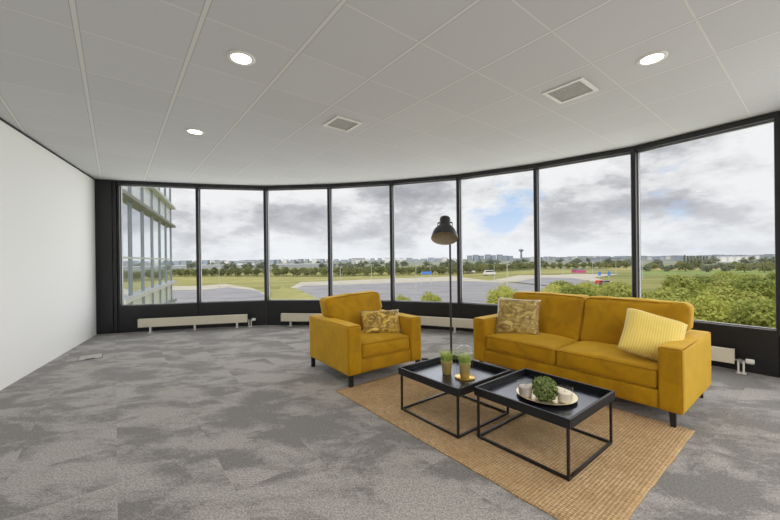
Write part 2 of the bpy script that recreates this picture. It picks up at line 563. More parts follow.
# black corner panel beside the left wall and end panel on the right
for (a, b) in ((0, 1), (9, 10)):
    m, L = seg_matrix(NODE[a], NODE[b])
    bm = NB()
    box(bm, 0, L - .085, 0, .1, -.01, H + .01)
    box(bm, L - .07, L - .02, -.01, .1, -.01, H + .01)
    box(bm, L - .09, L, .02, .1, -.01, H + .01)
    place(struct('wall_front', bm, M['black']), m)

SILL, HEAD = .475, 2.64
wins = [(1, 2), (2, 3), (3, 4), (4, 5), (5, 6), (6, 7), (7, 8), (8, 9), (10, 11), (11, 12), (12, 13)]
for k, (a, b) in enumerate(wins, 1):
    m, L = seg_matrix(NODE[a], NODE[b])
    # black parapet panel under the window, with a shadow joint at either end
    bm = NB()
    box(bm, .008, L - .008, 0, .10, -.01, SILL - .012)
    box(bm, 0, L, .02, .10, -.01, SILL - .02)
    place(struct('wall_front', bm, M['black']), m)
    # frame
    w = .025
    bm = NB()
    box(bm, 0, L, -.006, .13, HEAD, H + .005)
    box(bm, 0, L, -.004, .13, SILL - .045, SILL)
    box(bm, 0, w, .0, .13, SILL, HEAD)
    box(bm, L - w, L, .0, .13, SILL, HEAD)
    f = place(struct('window_%d' % k, bm, M['frame']), m)
    bm = NB()
    g = .012
    box(bm, w, L - w, .055, .085, SILL, SILL + g); box(bm, w, L - w, .055, .085, HEAD - g * 1.6, HEAD)
    box(bm, w, w + g, .05, .085, SILL + g, HEAD - g * 1.6); box(bm, L - w - g, L - w, .05, .085, SILL + g, HEAD - g * 1.6)
    obj('glazing_bead', bm, M['gasket'], f)
    bm = NB()
    vs = [bm.verts.new(p) for p in ((w + .001, .07, SILL + .001), (L - w - .001, .07, SILL + .001), (L - w - .001, .07, HEAD - .001), (w + .001, .07, HEAD - .001))]
    bm.faces.new(vs)
    obj('pane', bm, M['glass'], f)
# mullion caps on the joints
for k, i in enumerate((2, 3, 4, 5, 6, 7, 8, 11, 12), 2):
    a, b, c = Vector(NODE[i - 1]), Vector(NODE[i]), Vector(NODE[i + 1])
    t = ((b - a).normalized() + (c - b).normalized()).normalized()
    m = Matrix(((t.x, -t.y, 0, b.x), (t.y, t.x, 0, b.y), (0, 0, 1, 0), (0, 0, 0, 1)))
    bm = NB()
    box(bm, -.024, .024, -.022, .05, SILL - .02, HEAD + .03, bev=.003, seg=1)
    place(struct('trim_%d' % k, bm, M['frame']), m)

# ------------------------------------------------------------------ ceiling fittings
def downlight(x, y, label, lamp=True):
    t = thing('recessed_downlight', label, 'ceiling light', (x, y, H), 0, 'recessed ceiling downlights')
    obj('trim_ring', lathe(NB(), [(.066, -.002), (.070, -.008), (.088, -.008), (.094, -.003), (.094, -.0005)], 40), M['trim_white'], t, True)
    obj('diffuser', lathe(NB(), [(0, -.0045), (.067, -.0045), (.067, -.001)], 40), M['lightdisc'], t)
    return t
downlight(-1.044, 2.498, 'lit round white downlight, large one left of centre above the open carpet')
downlight(-2.156, 3.896, 'lit round white downlight farthest from the camera, near the left wall')
downlight(1.952, 2.56, 'lit round white downlight on the right, above the sofa')

def vent(x, y, s, label):
    t = thing('ceiling_vent', label, 'air vent', (x, y, H), TH, 'square ceiling air vents')
    a = s / 2; b = a - .028
    bm = NB()
    box(bm, -a, a, -a, -b, -.010, -.0005); box(bm, -a, a, b, a, -.010, -.0005)
    box(bm, -a, -b, -b, b, -.010, -.0005); box(bm, b, a, -b, b, -.010, -.0005)
    obj('frame', bm, M['trim_white'], t)
    bm = NB()
    n = 22
    for i in range(n):
        y0 = -b + 2 * b * i / n
        box(bm, -b, b, y0 + .001, y0 + 2 * b / n * .8, -.0045, -.0015)
    box(bm, -b, b, -b, b, -.0012, -.0004)
    obj('grille', bm, M['grille'], t)
vent(1.605, 3.052, .335, 'square white framed ceiling vent with grey grille beside the right-hand downlight')
vent(-.482, 3.725, .31, 'square white framed ceiling vent with grey grille in the middle of the ceiling')

# ------------------------------------------------------------------ radiators
def radiator(A, B, label, feet=(.1, .5, .9)):
    A, B = Vector((*A, 0)), Vector((*B, 0))
    L = (B - A).length
    a = math.atan2(B.y - A.y, B.x - A.x)
    t = thing('low_radiator', label, 'radiator', A, a, 'low cream radiators along the window wall')
    z0, z1 = .10, .245
    obj('panel', box(NB(), 0, L, 0, .022, z0, z1, bev=.004), M['rad'], t)
    obj('panel', box(NB(), 0, L, .058, .08, z0, z1, bev=.004), M['rad'], t)
    bm = NB()
    for i in range(int(L / .03)):
        box(bm, .015 + i * .03, .018 + i * .03, .022, .058, z0 + .01, z1 - .006)
    obj('convector_fins', bm, M['rad'], t)
    obj('end_cap', box(NB(), -.003, .008, .0, .08, z0 - .002, z1 + .002, bev=.002), M['rad'], t)
    obj('end_cap', box(NB(), L - .008, L + .003, .0, .08, z0 - .002, z1 + .002, bev=.002), M['rad'], t)
    for f in feet:
        bm = NB()
        box(bm, L * f - .016, L * f + .016, .025, .055, 0.004, z0 + .01)
        box(bm, L * f - .03, L * f + .03, .012, .068, 0.0, .006)
        obj('foot', bm, M['white'], t)
    v = NB()
    cyl(v, (L, .04, z0 + .035), (L + .10, .04, z0 + .035), .010, n=10)
    cyl(v, (L + .045, .04, z0 + .01), (L + .045, .04, z0 + .055), .016, n=10)
    v = obj('valve', v, M['chrome'], t, 'auto')
    h = NB()
    lathe(h, [(0, 0), (.022, 0), (.026, .01), (.026, .055), (.02, .065), (0, .065)], 16, Matrix.Translation((L + .085, .04, z0 + .04)) @ Matrix.Rotation(pi / 2, 4, 'Y'))
    obj('thermostat_head', h, M['white'], v, 'auto')
    for dx in (.03, .07):
        p = NB()
        tube(p, [(L + dx, .04, z0 + .03), (L + dx, .04, .002)], .009, 10)
        lathe(p, [(.009, .012), (.02, .01), (.022, 0), (.009, 0)], 14, Matrix.Translation((L + dx, .04, .001)))
        obj('pipe', p, M['white'], t, 'auto')
    return t
radiator((-4.42, 6.10), (-2.68, 6.52), 'low cream radiator at the far left, under the first two windows')
radiator((-2.06, 6.585), (-.33, 6.36), 'low cream radiator running behind the armchair')
radiator((.22, 6.20), (1.84, 5.48), 'low cream radiator behind the floor lamp, between armchair and sofa', (.1, .53, .9))
radiator((2.56, 4.90), (3.645, 3.685), 'low cream radiator at the far right, sticking out behind the sofa arm', (.1, .5, .87))

# floor outlet
t = thing('floor_outlet_box', 'grey flush floor outlet box set in the carpet near the left wall', 'floor box', (-3.967, 4.604, 0), TH - pi / 2)
bm = NB()
w, d, b = .15, .125, .008
box(bm, -w, w, -d, -d + b, 0, .004); box(bm, -w, w, d - b, d, 0, .004); box(bm, -w, -w + .012, -d, d, 0, .004); box(bm, w - .012, w, -d, d, 0, .004)
obj('frame', bm, simple('floor_box_frame', srgb(92, 92, 96), .5), t)
lid = obj('lid', box(NB(), -w + .014, w - .014, -d + b + .002, d - b - .002, 0, .0035), M['floorlid'], t)
obj('cable_slot', box(NB(), w - .044, w - .016, -.05, .05, .0036, .007), M['dark'], lid)

# ------------------------------------------------------------------ sofa & armchair
def leg_bm(x, y, sx, sy, h=.122):
    """flat tapered blade leg, splayed"""
    bm = NB()
    a_, b_ = (.021, .012) if sx else (.019, .019)
    top = [(-a_, -b_), (a_, -b_), (a_, b_), (-a_, b_)]
    a = [bm.verts.new((x + px, y + py, h)) for px, py in top]
    b = [bm.verts.new((x + px * (.72 if sx else 1) + sx * .009, y + py * (.8 if sx else 1) + sy * .012, 0)) for px, py in top]
    bm.faces.new(a); bm.faces.new(b)
    for i in range(4):
        bm.faces.new([a[i], a[(i + 1) % 4], b[(i + 1) % 4], b[i]])
    return bm

def upholstered(root, W, D, ARM, AW, ncush, back_top, splay=1):
    hw, hd = W / 2, D / 2
    V, P = M['velvet'], M['velvet2']
    inner = W - 2 * AW
    obj('base_rail', soft_box(inner + .01, D - .05, .14, .012, (24, 8, 4), wr=.002), V, root, True, (0, -.012, .19))
    for s in (-1, 1):
        a = obj('armrest', soft_box(AW, D, ARM - .118, .020, (8, 18, 12), wr=.003, seed=s * 3), V, root, True, (s * (hw - AW / 2), 0, .118 + (ARM - .118) / 2))
        h = (ARM - .118) / 2
        x0, x1, r = -AW / 2 + .009, AW / 2 - .009, .0045
        pip = NB()
        pts = [(x0, -hd + .007, -h + .02), (x0, -hd + .007, h - .016), (x0 + .012, -hd + .006, h - .008), (x1 - .012, -hd + .006, h - .008), (x1, -hd + .007, h - .016), (x1, -hd + .007, -h + .02)]
        tube(pip, pts, r, 6)
        tube(pip, [(s * (AW / 2 - .007), -hd + .02, h - .007), (s * (AW / 2 - .007), hd - .02, h - .007)], r, 6)
        obj('piping', pip, P, a, True)
    obj('back_panel', soft_box(inner + .01, .14, ARM - .15, .02, (20, 6, 10), wr=.003), V, root, True, (0, hd - .075, .13 + (ARM - .15) / 2))
    cw = inner / ncush
    for i in range(ncush):
        cx = -inner / 2 + cw * (i + .5)
        depth = D - .25
        zc, ch = .335, .15
        c = obj('seat_cushion', soft_box(cw - .006, depth, ch, .03, (26, 22, 8), puff=(.0, .012, .028), wr=.006, seed=i * 5 + 1), V, root, True, (cx, -hd + .015 + depth / 2, zc))
        pip = NB()
        for zz in (ch / 2 - .010, -ch / 2 + .012):
            pth = []
            for (x, y, z) in rr_path(cw - .012, depth - .004, .026, zz, 5):
                pth.append((x, y, z))
            for e in range(1):
                dens = []
                for q in range(len(pth)):
                    p0, p1 = Vector(pth[q]), Vector(pth[(q + 1) % len(pth)])
                    nn = max(1, int((p1 - p0).length / .05))
                    for k in range(nn):
                        p = p0.lerp(p1, k / nn)
                        u, v = p.x / (cw / 2), p.y / (depth / 2)
                        p.y += .010 * math.copysign(1, p.y) * max(0, 1 - u * u) * (1 if abs(v) > .9 else 0)
                        p.z += .012 * max(0, (1 - min(1, u * u))) ** .6 * (1 if zz > 0 else 0) * (.5 if abs(v) > .9 else 0)
                        dens.append(p)
            tube(pip, dens, .0045, 6, closed=True)
        obj('piping', pip, P, c, True)
        # back cushion, leaning
        bh, bt = back_top - .40, .20
        lft, rgt = i == 0, i == ncush - 1
        zarm = ARM - .40 - bh / 2
        def lean(q, bh=bh, lft=lft, rgt=rgt, cw=cw, zarm=zarm):
            k = (q.z + bh / 2) / bh
            over = max(0, min(1, (q.z - zarm + .005) / .05))
            over = over * over * (3 - 2 * over)
            x, e = q.x, .062
            if rgt and x > 0: x += e * over * (x / (cw / 2)) ** 2
            if lft and x < 0: x -= e * over * (x / (cw / 2)) ** 2
            return Vector((x, q.y + .15 * k, q.z))
        b = obj('back_cushion', soft_box(cw - .004, bt, bh, .04, (26, 10, 24), puff=(.006, .035, .016), wr=.011, seed=i * 7 + 11, taper=lean), V, root, True, (cx - (0 if splay else .015), hd - .35, .40 + bh / 2), (0, 0 if splay else R(-3), 0))
        pip = NB()
        for yy in (-bt / 2 + .016,):
            pth = []
            for (x, z, _) in rr_path(cw - .016, bh - .014, .036, 0, 6):
                q = lean(Vector((x, yy, z)))
                pth.append(q)
            dens = []
            for q in range(len(pth)):
                p0, p1 = pth[q], pth[(q + 1) % len(pth)]
                nn = max(1, int((p1 - p0).length / .05))
                for k in range(nn):
                    p = p0.lerp(p1, k / nn)
                    u = p.x / (cw / 2)
                    if p.z > bh / 2 - .03: p.z += .012 * max(0, 1 - u * u) ** .6
                    dens.append(p)
            tube(pip, dens, .0045, 6, closed=True)
        obj('piping', pip, P, b, True)
    for sx in (-1, 1):
        for sy in (-1, 1):
            obj('leg', leg_bm(sx * (hw - (.075 if splay else .04)), sy * (hd - (.052 if splay else .026)), sx * splay, sy * splay), M['leg'], root)

SOFA_A = math.atan2(-.785, .62)
sofa = thing('sofa', 'ochre yellow velvet two-cushion sofa with blade legs on the edge of the jute rug', 'sofa', (1.866, 3.456, 0), SOFA_A)
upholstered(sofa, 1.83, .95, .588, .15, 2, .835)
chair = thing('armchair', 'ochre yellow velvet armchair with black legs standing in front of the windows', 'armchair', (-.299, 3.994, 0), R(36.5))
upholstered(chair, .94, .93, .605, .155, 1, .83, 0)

def on(root, x, y, z):
    return Matrix.Translation(root.location) @ Matrix.Rotation(root.rotation_euler.z, 4, 'Z') @ Vector((x, y, z))

def cushion(label, root, pos, yaw, lean, roll, w, h, t, mat, seed, wr=.01, freq=6):
    o = obj('throw_cushion', pillow_mesh(w, h, t, seed, wr=wr, freq=freq), mat, None, True)
    tag(o, label, 'cushion', 'loose cushions on the seats')
    o.matrix_world = Matrix.Translation(on(root, *pos)) @ Matrix.Rotation(root.rotation_euler.z + yaw, 4, 'Z') @ Matrix.Rotation(-lean, 4, 'X') @ Matrix.Rotation(roll, 4, 'Y')
    return o
cushion('square crushed velvet cushion in olive gold at the left end of the sofa', sofa, (-.575, -.13, .60), R(24), R(20), R(2), .46, .42, .15, M['crushed'], 3)
cushion('square pale yellow corduroy cushion leaning on the right arm of the sofa', sofa, (.655, -.155, .595), R(36), R(46), R(23), .43, .46, .16, M['cord'], 8, .006)
cushion('small oblong crushed velvet cushion in bright gold on the armchair', chair, (.125, -.17, .535), R(-22), R(24), R(0), .45, .29, .13, M['crushed2'], 12, .016, 9)

# ------------------------------------------------------------------ rug
def EXY(e1, e2): return (.62 * e1 + .785 * e2, -.785 * e1 + .62 * e2)
bm = NB()
nx, ny = 70, 48
L, Wd = 2.317, 1.58
top = {}
for i in range(nx + 1):
    for j in range(ny + 1):
        u, v = i / nx, j / ny
        x, y = (u - .5) * L, (v - .5) * Wd
        ed = min(u, 1 - u, v, 1 - v)
        if i in (0, nx): x += .012 * noise.noise(Vector((y * 6, i, 0)))
        if j in (0, ny): y += .012 * noise.noise(Vector((x * 6, j, 3)))
        z = .011 + .0012 * noise.noise(Vector((x * 9, y * 9, 0)))
        top[i, j] = bm.verts.new((x, y, z if ed > 0 else .008))
for i in range(nx):
    for j in range(ny):
        bm.faces.new([top[i, j], top[i + 1, j], top[i + 1, j + 1], top[i, j + 1]])
edge = [top[i, 0] for i in range(nx + 1)] + [top[nx, j] for j in range(1, ny + 1)] + [top[i, ny] for i in range(nx - 1, -1, -1)] + [top[0, j] for j in range(ny - 1, 0, -1)]
low = [bm.verts.new((v.co.x, v.co.y, .0005)) for v in edge]
for k in range(len(edge)):
    k2 = (k + 1) % len(edge)
    bm.faces.new([edge[k], edge[k2], low[k2], low[k]])
bm.faces.new(low)
ctr = EXY(-1.755, 2.43)
rug = obj('jute_rug', bm, M['jute'], None, True, (ctr[0], ctr[1], 0), (0, 0, SOFA_A))
tag(rug, 'rectangular natural tan jute rug under the coffee tables', 'rug')

# ------------------------------------------------------------------ coffee tables
ZR = .012
def coffee_table(label, e1, e2, s, ztop):
    x, y = EXY(e1, e2)
    t = thing('coffee_table', label, 'coffee table', (x, y, ZR), SOFA_A, 'square black tray coffee tables')
    a = s / 2
    zt = ztop - ZR; rim = .056; zb = zt - rim
    tr = obj('tray', box(NB(), -a + .016, a - .016, -a + .016, a - .016, zb, zb + .014), M['wood'], t)
    th = .016
    for (x0, x1, y0, y1) in ((-a, a, -a, -a + th), (-a, a, a - th, a), (-a, -a + th, -a + th, a - th), (a - th, a, -a + th, a - th)):
        obj('rim', box(NB(), x0, x1, y0, y1, zb, zt, bev=.0015, seg=1), M['rim'], tr)
    q = .0068; i = a - .020
    for sx in (-1, 1):
        for sy in (-1, 1):
            obj('leg', box(NB(), sx * i - q, sx * i + q, sy * i - q, sy * i + q, 0, zb - .0005), M['steel'], t)
    for sy in (-1, 1):
        obj('base_rail', box(NB(), -i + q, i - q, sy * i - q, sy * i + q, 0.001, .017), M['steel'], t)
        obj('base_rail', box(NB(), sy * i - q, sy * i + q, -i + q, i - q, 0.001, .017), M['steel'], t)
    return t, zb + .014 + ZR
T1, Z1 = coffee_table('square black tray coffee table nearer the armchair, carrying two grass pots', -1.885, 2.14, .635, .36)
T2, Z2 = coffee_table('square black tray coffee table nearer the camera, carrying a plate with candles', -1.203, 2.262, .645, .362)

def grass_pot(label, x, y, z, seed):
    rnd = random.Random(seed)
    t = thing('potted_grass', label, 'potted plant', (x, y, z), rnd.random(), 'small grass pots in gold')
    obj('pot', lathe(NB(), [(0, .001), (.033, 0), (.035, .003), (.044, .094), (.0465, .096), (.0465, .104), (.043, .104), (.041, .09), (0, .088)], 32), M['golddull'], t, 'auto')
    obj('soil', lathe(NB(), [(0, .094), (.025, .093), (.0405, .0885)], 20), M['soil'], t, True)
    bm = NB()
    for k in range(360):
        a = rnd.random() * 2 * pi; r = .037 * rnd.random() ** .5
        bx, by = r * cos(a), r * sin(a)
        h = rnd.uniform(.04, .105); out = rnd.uniform(.0, .040) + r * .6
        ang = a + rnd.uniform(-.7, .7)
        w = rnd.uniform(.0018, .0032)
        px, py = -sin(ang) * w, cos(ang) * w
        prev = None
        for s in range(4):
            f = s / 3
            c = Vector((bx + cos(ang) * out * f * f, by + sin(ang) * out * f * f, .09 + h * f))
            ww = 1 - f * .9
            cur = [bm.verts.new(c + Vector((px * ww, py * ww, 0))), bm.verts.new(c - Vector((px * ww, py * ww, 0)))]
            if prev: bm.faces.new([prev[0], prev[1], cur[1], cur[0]])
            prev = cur
    obj('grass', bm, M['grass'], t)
    return t
grass_pot('small gold pot of grass standing free on the tray, left of the glass dome', .458, 2.815, Z1, 1)
grass_pot('small gold pot of grass standing inside the glass dome', .580, 2.707, Z1 + .012, 2)
t = thing('glass_cloche', 'clear glass dome on a round gold base over a grass pot', 'glass dome', (.580, 2.707, Z1))
obj('base', lathe(NB(), [(0, 0), (.074, 0), (.077, .003), (.077, .010), (.074, .0118), (0, .0118)], 40), M['gold'], t, 'auto')
prof = [(.072, .012), (.072, .185)] + [(.072 * cos(a), .186 + .072 * sin(a)) for a in [R(x) for x in range(0, 91, 10)]]
dm = obj('dome', lathe(NB(), prof, 40), M['clear'], t, True)

px_, py_ = 1.040, 2.322
pl = obj('round_plate', lathe(NB(), [(0, .0), (.125, 0), (.145, .003), (.183, .017), (.187, .020), (.183, .021), (.143, .008), (.125, .006), (0, .006)], 56), M['plate'], None, 'auto', (px_, py_, Z2))
tag(pl, 'round champagne coloured plate in the nearer coffee table tray', 'plate')
ZP = Z2 + .0065
def candle(label, x, y, wax, k=1.18):
    t = thing('candle_glass', label, 'candle', (x, y, ZP), 0, 'candle glasses on the plate')
    sc = lambda P: [(r * k, z * 1.08) for r, z in P]
    obj('glass_cup', lathe(NB(), sc([(0, 0), (.034, 0), (.037, .003), (.041, .088), (.0405, .089), (.0385, .088), (.0345, .006), (0, .006)]), 32), M['clear'], t, 'auto')
    w = obj('wax', lathe(NB(), sc([(0, .0065), (.0335, .0065), (.0368, .060), (.034, .062), (0, .061)]), 32), wax, t, 'auto')
    obj('wick', cyl(NB(), (0, 0, .066), (.001, 0, .078), .0012, n=6), M['wick'], w)
candle('glass candle cup with taupe wax left of the boxwood ball', .900, 2.318, M['wax2'])
candle('glass candle cup with cream wax right of the boxwood ball', 1.108, 2.210, M['wax'])
bm = NB()
rnd = random.Random(5)
def cube_ball(d, e=4.0):
    k = (abs(d.x) ** e + abs(d.y) ** e + abs(d.z) ** e) ** (1 / e)
    return d / k
for k in range(2300):
    d = Vector((rnd.gauss(0, 1), rnd.gauss(0, 1), rnd.gauss(0, 1))).normalized()
    p = cube_ball(d, 3.2) * (.066 * rnd.uniform(.72, 1.06))
    p.z = p.z * 1.0 + .070
    if p.z < .004: p.z = .004
    s = rnd.uniform(.006, .0105)
    nrm = (d + Vector((rnd.gauss(0, .6), rnd.gauss(0, .6), rnd.gauss(0, .6)))).normalized()
    a = nrm.orthogonal().normalized(); b = nrm.cross(a)
    a.rotate(Matrix.Rotation(rnd.random() * 6.28, 3, nrm)); b = nrm.cross(a)
    bm.faces.new([bm.verts.new(p - a * s), bm.verts.new(p + b * s * .55 + nrm * .001), bm.verts.new(p + a * s), bm.verts.new(p - b * s * .55 + nrm * .001)])
t = thing('boxwood_ball', 'small squarish boxwood ball between the two candles on the plate', 'plant', (1.003, 2.262, ZP))
obj('foliage', bm, M['box'], t)
core = obj('core', soft_box(.105, .105, .11, .035, (8, 8, 8), wr=.003), simple('boxwood_core', srgb(44, 62, 28), .9, var=.3, scale=60), t, True, (0, 0, .0585))

# ------------------------------------------------------------------ floor lamp
LX, LY = .757, 4.30
lamp = thing('floor_lamp', 'dark grey floor lamp with bell shade and slim pole behind the coffee tables', 'floor lamp', (LX, LY, 0))
obj('base', lathe(NB(), [(0, 0), (.15, 0), (.155, .004), (.155, .016), (.148, .022), (.02, .026), (.014, .05), (0, .05)], 48), M['lamp'], lamp, 'auto')
obj('pole', cyl(NB(), (0, 0, .045), (0, 0, 1.655), .0125, n=16), M['lamp'], lamp, 'auto')
# shade tilted towards the room
tilt = Matrix.Translation((-.085, -.135, 1.608)) @ Matrix.Scale(1.0, 4) @ Matrix.Rotation(R(-14), 4, 'Z') @ Matrix.Rotation(R(-26), 4, 'X')
outer = [(.157, -.135), (.1575, -.128), (.154, -.105), (.146, -.07), (.130, -.032), (.108, 0), (.088, .022), (.072, .036), (.066, .046), (.0655, .125), (.064, .142), (.056, .152), (.04, .156), (0, .157)]
inner = [(.1545, -.134), (.151, -.105), (.143, -.07), (.127, -.032), (.105, -.002), (.085, .019), (.06, .034), (0, .036)]
bm = NB()
lathe(bm, outer, 48, tilt, 0)
lathe(bm, [outer[0], inner[0]], 48, tilt, 0)
lathe(bm, inner, 48, tilt, 1)
sh = obj('lamp_shade', bm, [M['lamp'], M['lampin']], lamp, 'auto')
bm = NB()
lathe(bm, [(0, -.035), (.02, -.03), (.03, -.012), (.026, .01), (.015, .02), (.015, .034)], 20, tilt)
obj('bulb', bm, M['white'], sh, True)
bm = NB()
for s in (-1, 1):
    p = [tilt @ Vector((s * .064, 0, .085)), tilt @ Vector((s * .086, 0, .085)), tilt @ Vector((s * .088, .01, .05)), tilt @ Vector((s * .06, .062, .03))]
    tube(bm, p[:2], .009, 10)
    tube(bm, p[1:], .0045, 8)
tube(bm, [tilt @ Vector((-.06, .062, .03)), tilt @ Vector((0, .095, .01)), tilt @ Vector((.06, .062, .03))], .006, 8)
tube(bm, [tilt @ Vector((0, .095, .01)), Vector((0, 0, 1.64))], .010, 8)
obj('shade_bracket', bm, M['lamp'], lamp, 'auto')
cable = NB()
pts = [(-.15, .0, .006), (-.2, .02, .005), (-.26, .005, .006), (-.29, .0, .012)]
tube(cable, pts, .0035, 6)
tube(cable, [(-.36, .01, .012), (-.42, .05, .005), (-.44, .22, .005), (-.40, .6, .005), (-.46, 1.1, .005), (-.5, 1.75, .005)], .0035, 6)
obj('cable', cable, M['leg'], lamp, True)
obj('foot_switch', box(NB(), -.365, -.285, -.02, .025, .002, .024, bev=.007), M['leg'], lamp, 'auto')

# ------------------------------------------------------------------ outside: ground
GZ = -10.0
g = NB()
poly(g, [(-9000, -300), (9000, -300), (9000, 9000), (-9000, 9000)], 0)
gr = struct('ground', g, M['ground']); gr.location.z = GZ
def patch(name, pts, mat, dz):
    o = struct(name, poly(NB(), pts, 0), mat); o.location.z = GZ + dz
    return o
patch('lawn', [(-300, 300), (-300, 178), (-60, 178), (-40, 190), (10, 212), (80, 240), (160, 250), (160, 330), (60, 250), (-40, 236), (-140, 262)], M['lawn'], .05)
patch('pavement', [(-160, 60), (-160, 161), (-86.5, 160.6), (-81.7, 173), (-55.9, 142.6), (-40, 114.7), (-30, 60)], M['concrete'], .1)
patch('parking_lot', [(-158, 40), (-158, 138.7), (-73.3, 136), (-68.9, 148.5), (-49.7, 130.5), (-37.8, 108.3), (-24, 70), (-20, 40)], M['asphalt'], .2)
patch('pavement', [(-40.9, 143), (-45.8, 179.7), (-30.4, 187.7), (2.2, 205.7), (41.8, 220.8), (48.4, 183.5), (56.7, 150.7), (60, 90), (0, 60)], M['concrete'], .1)
patch('parking_lot', [(-36.9, 137.6), (-37.8, 153.4), (-25.2, 155.6), (1.8, 164.2), (33, 174.5), (44.4, 166.3), (56.7, 150.7), (62, 133.8), (50, 60), (0, 60), (-14, 85)], M['asphalt'], .2)
patch('road', [(45.3, 166.1), (83.7, 224.2), (110, 226), (128, 236), (150, 225), (112, 190), (105, 172), (99, 150.8), (86.4, 132), (78, 138), (70, 160)], M['concrete'], .15)
patch('road', [(58, 160), (84, 196), (98, 186), (92, 150), (80, 132), (66, 120)], M['asphalt'], .25)
patch('meadow', [(150, 214), (230, 196), (330, 150), (420, 190), (330, 250), (200, 282)], M['meadow'], .12)
patch('dry_strip', [(190, 292), (340, 262), (440, 200), (520, 220), (380, 330), (215, 360)], M['drygrass'], .1)
patch('lawn', [(-30, 60), (-38, 112), (-46, 150), (-43, 143), (-36.9, 137.6), (-14, 85), (-6, 60)], M['lawn'], .3)

# ------------------------------------------------------------------ outside: trees
def leaf_cloud(rnd, blobs, nq, size):
    bm = NB()
    tot = sum(b[3] ** 2 for b in blobs)
    for (x, y, z, r) in blobs:
        for k in range(int(nq * r * r / tot)):
            d = Vector((rnd.gauss(0, 1), rnd.gauss(0, 1), rnd.gauss(0, 1) + .15)).normalized()
            p = Vector((x, y, z)) + Vector((d.x, d.y, d.z * .85)) * r * rnd.uniform(.45, 1.18)
            nrm = (d + Vector((rnd.gauss(0, .5), rnd.gauss(0, .5), rnd.gauss(0, .5)))).normalized()
            a = nrm.orthogonal().normalized(); a.rotate(Matrix.Rotation(rnd.random() * 6.28, 3, nrm)); b = nrm.cross(a)
            s = size * rnd.uniform(.6, 1.2)
            bm.faces.new([bm.verts.new(p - a * s), bm.verts.new(p + b * s * .7), bm.verts.new(p + a * s), bm.verts.new(p - b * s * .7)])
    return bm
def blobs_for(rnd, h, w, n):
    out = [(0, 0, h * .58, w * .30)]
    for k in range(n):
        a = rnd.random() * 6.28; f = rnd.random()
        z = h * (.28 + .62 * f)
        rad = w * .5 * math.sin(pi * min(.95, .25 + f * .68)) * rnd.uniform(.45, .9)
        out.append((cos(a) * rad, sin(a) * rad, z, w * rnd.uniform(.13, .24)))
    return out
def tree_proto(seed, h, w, n, nq, size, mat, name):
    rnd = random.Random(seed)
    root = empty(name)
    obj('crown', leaf_cloud(rnd, blobs_for(rnd, h, w, n), nq, size), mat, root)
    bm = NB()
    tube(bm, [(0, 0, -.1), (.05, .02, h * .3), (0, .06, h * .62)], [w * .035, w * .028, w * .012], 8)
    for k in range(5):
        a = rnd.random() * 6.28
        tube(bm, [(0.03, .02, h * (.25 + .06 * k)), (cos(a) * w * .25, sin(a) * w * .25, h * (.5 + .07 * k))], [w * .014, w * .005], 6)
    obj('trunk', bm, M['bark'], root, True)
    return root
near = [tree_proto(21, 7.6, 7.0, 22, 9000, .2, M['leaf'], 'leafy_tree'), tree_proto(22, 7.0, 6.4, 20, 8000, .19, M['leafy'], 'leafy_tree'), tree_proto(23, 8.2, 7.2, 22, 9000, .2, M['leaf'], 'leafy_tree')]
used = set()
def put(protos, k, x, y, s, label, cat, group=None, rz=None):
    o = protos[k]
    if id(o) in used: o = copy_tree(o)
    else: used.add(id(o))
    o.location = (x, y, GZ)
    o.rotation_euler = (0, 0, random.random() * 6.28 if rz is None else rz)
    o.scale = (s, s, s)
    tag(o, label, cat, group)
    return o
# thicket outside the two right-hand windows
rnd = random.Random(3)
spots = []
tries = 0
while len(spots) < 120 and tries < 60000:
    tries += 1
    az = rnd.uniform(.66, 1.28)
    D = rnd.uniform(26, 74 if az < .78 else (74 + (az - .78) * 260 if az < .97 else 124))                  # x / y
    y = D / math.sqrt(1 + az * az); x = az * y
    if all((x - a) ** 2 + (y - b) ** 2 > (5.7 + D * .006) ** 2 for a, b in spots):
        spots.append((x, y))
for i, (x, y) in enumerate(sorted(spots, key=lambda p: p[0] ** 2 + p[1] ** 2)):
    D = math.hypot(x, y)
    put(near, rnd.choice((0, 0, 1, 2, 2)), x, y, rnd.uniform(.74, 1.0) * (1 if D > 45 else .84) * (.93 if x / y < .85 else 1), 'bushy green tree in the thicket below the two right-hand windows', 'tree', 'trees of the thicket on the right')
# looser, paler trees in front of the parking lot
for (x, y, s, lab) in [(19.5, 60, .92, 'round yellow-green tree standing alone before the parking lot, left of the sofa back'),
                       (27.5, 62, .80, 'pale yellow-green tree just right of the lone round tree before the parking lot'),
                       (7.5, 62, .74, 'pale low tree seen beside the lamp pole before the parking lot'),
                       (2.4, 66, .62, 'lowest pale bush before the parking lot, left of the lamp pole')]:
    put(near, 1, x, y, s, lab, 'tree')
for i in range(15):
    az = .46 + .20 * (i + .5) / 15
    D = 58 + 16 * ((i * 7) % 5) / 4
    put(near, (1, 1, 0)[i % 3], az * D, D, .80 + .08 * ((i * 3) % 4) / 3, 'yellow-green treetop just above the sofa back', 'tree', 'treetops above the sofa back')
